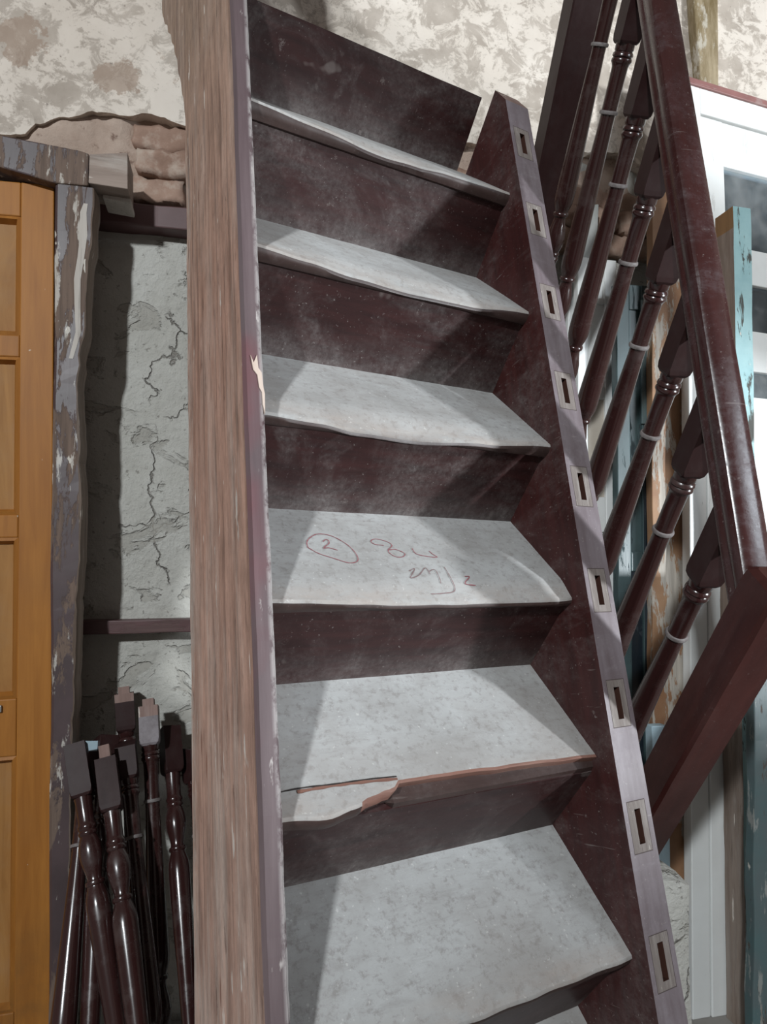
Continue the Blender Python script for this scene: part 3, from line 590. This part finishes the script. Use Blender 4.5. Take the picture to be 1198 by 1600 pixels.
# ------------------------------------------------------------------ ochre panelled door and its old frame
door = empty('panelled_door', (-.406, 1.83, 0), (0, -.0275, 0))
tag(door, 'ochre varnished panelled door standing inside the chipped plum frame', 'door')
ST = .080; DW = .78; TT = .040
def bd(name, x0, x1, z0, z1, y0, y1, mat, par=door, bev=.003): return MB().box(x0, x1, y0, y1, z0, z1).build(name, mat, par, bevel=bev)
bd('stile', -ST, 0, .012, 2.262, 0, TT, 'ochre_varnish'); bd('stile', -DW, -DW + ST, .012, 2.262, 0, TT, 'ochre_varnish')
rails = [(.012, .19), (.795, .935), (1.335, 1.392), (1.798, 1.855), (2.17, 2.262)]
for z0, z1 in rails: bd('rail', -DW + ST, -ST, z0, z1, .001, TT - .001, 'ochre_varnish')
for (a0, a1), (b0, b1) in zip(rails, rails[1:]):
    bd('panel', -DW + ST, -ST, a1, b0, .020, .030, 'ochre_panel', bev=0)
    mo = MB(); g = .016
    x0, x1 = -DW + ST, -ST
    ring = [(x0, a1, .004), (x1, a1, .004), (x1, b0, .004), (x0, b0, .004), (x0 + g * .5, a1 + g * .5, .001), (x1 - g * .5, a1 + g * .5, .001), (x1 - g * .5, b0 - g * .5, .001), (x0 + g * .5, b0 - g * .5, .001),
            (x0 + g, a1 + g, .0205), (x1 - g, a1 + g, .0205), (x1 - g, b0 - g, .0205), (x0 + g, b0 - g, .0205)]
    mo.add([(x, y, z) for x, z, y in ring], [(i + r, (i + 1) % 4 + r, (i + 1) % 4 + r + 4, i + r + 4) for r in (0, 4) for i in range(4)]).build('moulding', 'ochre_varnish', door)
bd('letter_plate', -.34, -.112, .905, .922, -.006, .001, 'grey_metal', bev=.002)

frame = empty('door_frame', (-.38, 1.85, 0)); tag(frame, 'old door frame with plum paint flaking off grey wood', 'door frame')
right_e = [(0, -.358), (.22, -.362), (.40, -.368), (.76, -.374), (1.08, -.374), (1.4, -.371), (1.55, -.379), (1.72, -.388), (1.80, -.386), (1.86, -.376), (2.06, -.374), (2.09, -.366), (2.25, -.363)]
left_e = [(0, -.402), (.17, -.408), (.8, -.424), (1.4, -.441), (1.72, -.446), (2.25, -.458)]
def jamb():
    b = MB(); lv = []; n = 90
    for i in range(n + 1):
        z = 2.25 * i / n; rag = .0045 * noise.fractal(Vector((z * 20, 4, 0)), .8, 2.1, 3)
        xr = lerp_list(right_e, z) + rag; xl = lerp_list(left_e, z) + .001 * noise.noise(Vector((z * 15, 0, 0)))
        cut = .012 * max(0, noise.noise(Vector((z * 6, 7, 2)))) + .003
        lv.append([(xl, 1.806, z), (xl + .007, 1.80, z), (xr - cut, 1.80 + .001 * noise.noise(Vector((z * 30, 1, 1))), z), (xr, 1.80 + cut * .8, z), (xr + .004, 1.85, z), (xr, 1.885, z), (xl, 1.885, z)])
    k = 7; vs = [(x + .38, y - 1.85, z) for l in lv for x, y, z in l]
    fs = [(i * k + j, i * k + (j + 1) % k, (i + 1) * k + (j + 1) % k, (i + 1) * k + j) for i in range(n) for j in range(k)] + [tuple(range(k - 1, -1, -1)), tuple(n * k + j for j in range(k))]
    ms = [(1 if (j in (2, 3, 4)) else 0) for i in range(n) for j in range(k)] + [0, 0]
    b.v = vs; b.f = fs; b.m = ms
    return b.build('jamb', ['plum_paint', 'bare_wood'], frame)
jamb()
def hdr(name, poly, y0, y1, mat, bev=.004): return MB().prism([(x + .38, z) for x, z in poly], y0 - 1.85, y1 - 1.85).build(name, mat, frame, bevel=bev)
hdr('header', [(-1.25, 2.425), (-.60, 2.360), (-.40, 2.345), (-.3785, 2.340), (-.3785, 2.252), (-.458, 2.249), (-.60, 2.276), (-1.25, 2.40 - .06)], 1.795, 1.885, 'plum_paint')
hdr('header_horn', [(-.3785, 2.341), (-.284, 2.359), (-.281, 2.258), (-.3785, 2.262)], 1.800, 1.905, 'horn_wood', .002)
hdr('header_horn', [(-.352, 2.264), (-.280, 2.259), (-.281, 2.246), (-.352, 2.252)], 1.85, 1.93, 'bone_wood', .002)
MB().prism([(-.0045, 0), (.008, 0), (.008, 1), (-.0045, 1)], 0, .02).build('paint_flake', 'white_paint', frame) if False else None
fl = MB(); zz = [1.79, 1.86, 1.93, 2.0, 2.06, 2.12, 2.18, 2.205]; wv = [.003, .006, .007, .009, .009, .011, .009, .003]
fl.add([(lerp_list(right_e, z) + .38 - .019 - w + .004 * math.sin(z * 31), -.0508, z) for z, w in zip(zz, wv)] + [(lerp_list(right_e, z) + .38 - .012 + .004 * math.sin(z * 31), -.0508, z) for z in zz] +
       [(lerp_list(right_e, z) + .38 - .019 - w + .004 * math.sin(z * 31), -.046, z) for z, w in zip(zz, wv)] + [(lerp_list(right_e, z) + .38 - .012 + .004 * math.sin(z * 31), -.046, z) for z in zz],
       [(i, i + 8, i + 9, i + 1) for i in range(7)] + [(i, i + 1, i + 17, i + 16) for i in range(7)] + [(i + 8, i + 24, i + 25, i + 9) for i in range(7)])
fl.build('bare_streak', 'bone_wood', frame)

# ------------------------------------------------------------------ salvaged pieces behind the balustrade
wl = empty('white_board', (1.04, 1.905, 0)); tag(wl, 'pale grey-white board leaning slantwise on the wall behind the turned balusters', 'board')
b = MB(); b.prism([(-.11, 0), (-.035, 0), (.135, 2.455), (.07, 2.445)], 0, .022).build('plank', 'grey_board', wl, bevel=.003)
MB().prism([(-.150, 0), (-.118, 0), (.060, 2.33), (.035, 2.33)], -.004, .02).build('batten', 'white_paint', wl, bevel=.003)
wp = empty('white_panel_door', (1.135, 1.812, 0), (R(-1.0), 0, 0)); tag(wp, 'narrow white shutter with stepped mouldings behind the balusters', 'shutter')
def bp(name, par, x0, x1, z0, z1, y0, y1, mat, bev=.003, tilt=0):
    return MB().prism([(x0 + tilt * z0, z0), (x1 + tilt * z0, z0), (x1 + tilt * z1, z1), (x0 + tilt * z1, z1)], y0, y1).build(name, mat, par, bevel=bev)
t_ = .030
bp('stile', wp, -.045, -.002, .0, 2.24, 0, .03, 'white_paint', tilt=t_); bp('stile', wp, -.14, -.105, .0, 2.24, 0, .03, 'white_paint', tilt=t_)
for z0, z1 in ((0, .12), (.78, .86), (1.36, 1.47), (1.78, 1.82), (2.09, 2.11), (2.20, 2.24)): bp('rail', wp, -.105, -.045, z0, z1, .002, .028, 'white_paint', tilt=t_)
for z0, z1, mt in ((.12, .78, 'white_paint'), (.86, 1.36, 'white_paint'), (1.47, 1.78, 'cream_and_shade'), (1.82, 2.09, 'white_paint'), (2.11, 2.20, 'white_paint')): bp('panel', wp, -.105, -.045, z0, z1, .010, .020, mt, 0, tilt=t_)  # cream panel paints in the beige shadow of the mouldings
sl = empty('slate_shutter', (1.18, 1.775, 0)); tag(sl, 'dark slate-green shutter standing behind the varnished balusters', 'shutter')
t_ = .020
bp('stile', sl, -.075, -.030, 0, 2.13, 0, .03, 'slate_paint', tilt=t_); bp('stile', sl, .010, .066, 0, 2.13, 0, .03, 'slate_paint', tilt=t_)
bp('panel', sl, -.030, .010, 1.30, 2.05, .008, .02, 'slate_paint', 0, tilt=t_); bp('panel', sl, -.030, .010, .10, 1.24, .008, .02, 'navy_paint', 0, tilt=t_)
bp('rail', sl, -.030, .010, 2.05, 2.13, .002, .028, 'slate_paint', tilt=t_); bp('rail', sl, -.030, .010, 1.24, 1.30, .002, .028, 'slate_paint', tilt=t_); bp('rail', sl, -.030, .010, 0, .10, .002, .028, 'slate_paint', tilt=t_)
bp('batten', sl, .005, .030, 1.69, 2.08, -.008, 0, 'slate_pale', .002, tilt=t_)
bp('kick_panel', sl, .012, .062, .3, 1.60, -.006, 0, 'navy_paint', .002, tilt=t_)
st = empty('stripped_plank', (1.27, 1.735, 0)); tag(st, 'tan plank with patchy stripped white paint behind the balusters', 'plank')
b = MB(); b.rough_box(-.062, .062, 0, .03, 0, 2.49, (3, 1, 40), .004, 3, 9)
b.v = [(x + .031 * z - .028, y, z) for x, y, z in b.v]; b.build('board', 'stripped_paint', st, bevel=.002)
tag(MB().rough_box(1.145, 1.192, 1.655, 1.685, 0, .815, (1, 1, 6), .002, 8, 9).build('blue_offcut', 'ice_blue', bevel=.002), 'pale blue painted offcut standing low behind the newel post', 'offcut')
wj = empty('white_door_lining', (1.354, 1.686, 0)); tag(wj, 'white painted door lining with a long groove beneath the slanting newel post', 'door lining')
t_ = .030
bp('board', wj, -.084, -.026, 0, 1.86, 0, .035, 'white_paint', tilt=t_); bp('board', wj, -.024, .052, 0, 1.86, -.004, .035, 'white_paint', tilt=t_)
bp('architrave', wj, .052, .068, 0, 1.86, .004, .045, 'cream_and_shade', tilt=t_); bp('groove', wj, -.026, -.024, .01, 1.85, .006, .03, 'seam_dark', 0, tilt=t_)
bp('stop_bead', wj, .020, .060, 1.10, 1.84, -.009, -.004, 'white_paint', .002, tilt=t_)
po = empty('teal_post', (1.44, 1.60, 0)); tag(po, 'square post with flaking teal front and brown sawn top behind the handrail', 'post')
b = MB(); b.rough_box(-.028, .032, 0, .075, 0, 2.315, (2, 2, 36), .003, 5, 11)
b.v = [(x + .024 * (z - 1.7), y, z) for x, y, z in b.v]
for i, f in enumerate(b.f):
    c = [sum(b.v[j][a] for j in f) / 4 for a in range(3)]
    if c[2] > 2.25 and c[1] > .002: b.m[i] = 1
    elif c[1] > .002: b.m[i] = 2
b.build('shaft', ['teal_paint', 'brown_end', 'bare_wood'], po)
gp = MB().rough_box(1.302, 1.50, 1.47, 1.50, 0, 1.22, (4, 1, 24), .004, 6, 9); gp.v = [(x + .05 * (z - .6), y, z) for x, y, z in gp.v]
tag(gp.build('dark_plank', 'dark_teal_paint', bevel=.003), 'dark blue-grey plank with chipped paint next to the white door lining', 'plank')
gd = empty('glazed_door', (1.461, 1.757, 0), (0, 0, R(6.5))); tag(gd, 'tall white glazed door with stacked panes standing against the wall', 'door')
X1 = .62
bp('casing', gd, -.075, -.004, 0, 2.80, 0, .05, 'white_paint'); bp('casing', gd, X1, X1 + .07, 0, 2.80, 0, .05, 'white_paint'); bp('casing', gd, -.004, X1, 2.715, 2.80, 0, .05, 'white_paint')
bp('top_strip', gd, -.08, X1 + .075, 2.80, 2.822, -.006, .055, 'red_lead', .002)
bp('stile', gd, 0, .092, 0, 2.71, .006, .045, 'white_paint'); bp('stile', gd, X1 - .095, X1 - .004, 0, 2.71, .006, .045, 'white_paint')
rl = [(0, .2), (.95, 1.02), (1.36, 1.66), (1.66, 1.80), (1.885, 2.02), (2.175, 2.295), (2.56, 2.71)]
for z0, z1 in rl: bp('rail', gd, .092, X1 - .095, z0, z1, .008, .043, 'white_paint')
for (a0, a1), (b0, b1) in zip(rl, rl[1:]):
    if b0 - a1 > .01: bp('pane', gd, .088, X1 - .091, a1 - .003, b0 + .003, .022, .026, 'dusty_glass', 0)
tag(MB().box(1.56, 2.10, 1.895, 1.915, 0, 2.43).build('blue_board', 'deep_blue', bevel=.003), 'deep blue painted board seen through the panes of the glazed door', 'board')
pd_ = MB().rough_box(.79, .985, 1.30, 1.50, 0, .585, (6, 4, 8), .014, 3, 8, .008)
tag(pd_.build('cement_block', 'cement', smooth=True, sharp=40), 'grey cement-crusted block supporting the foot of the slanting newel post', 'block')
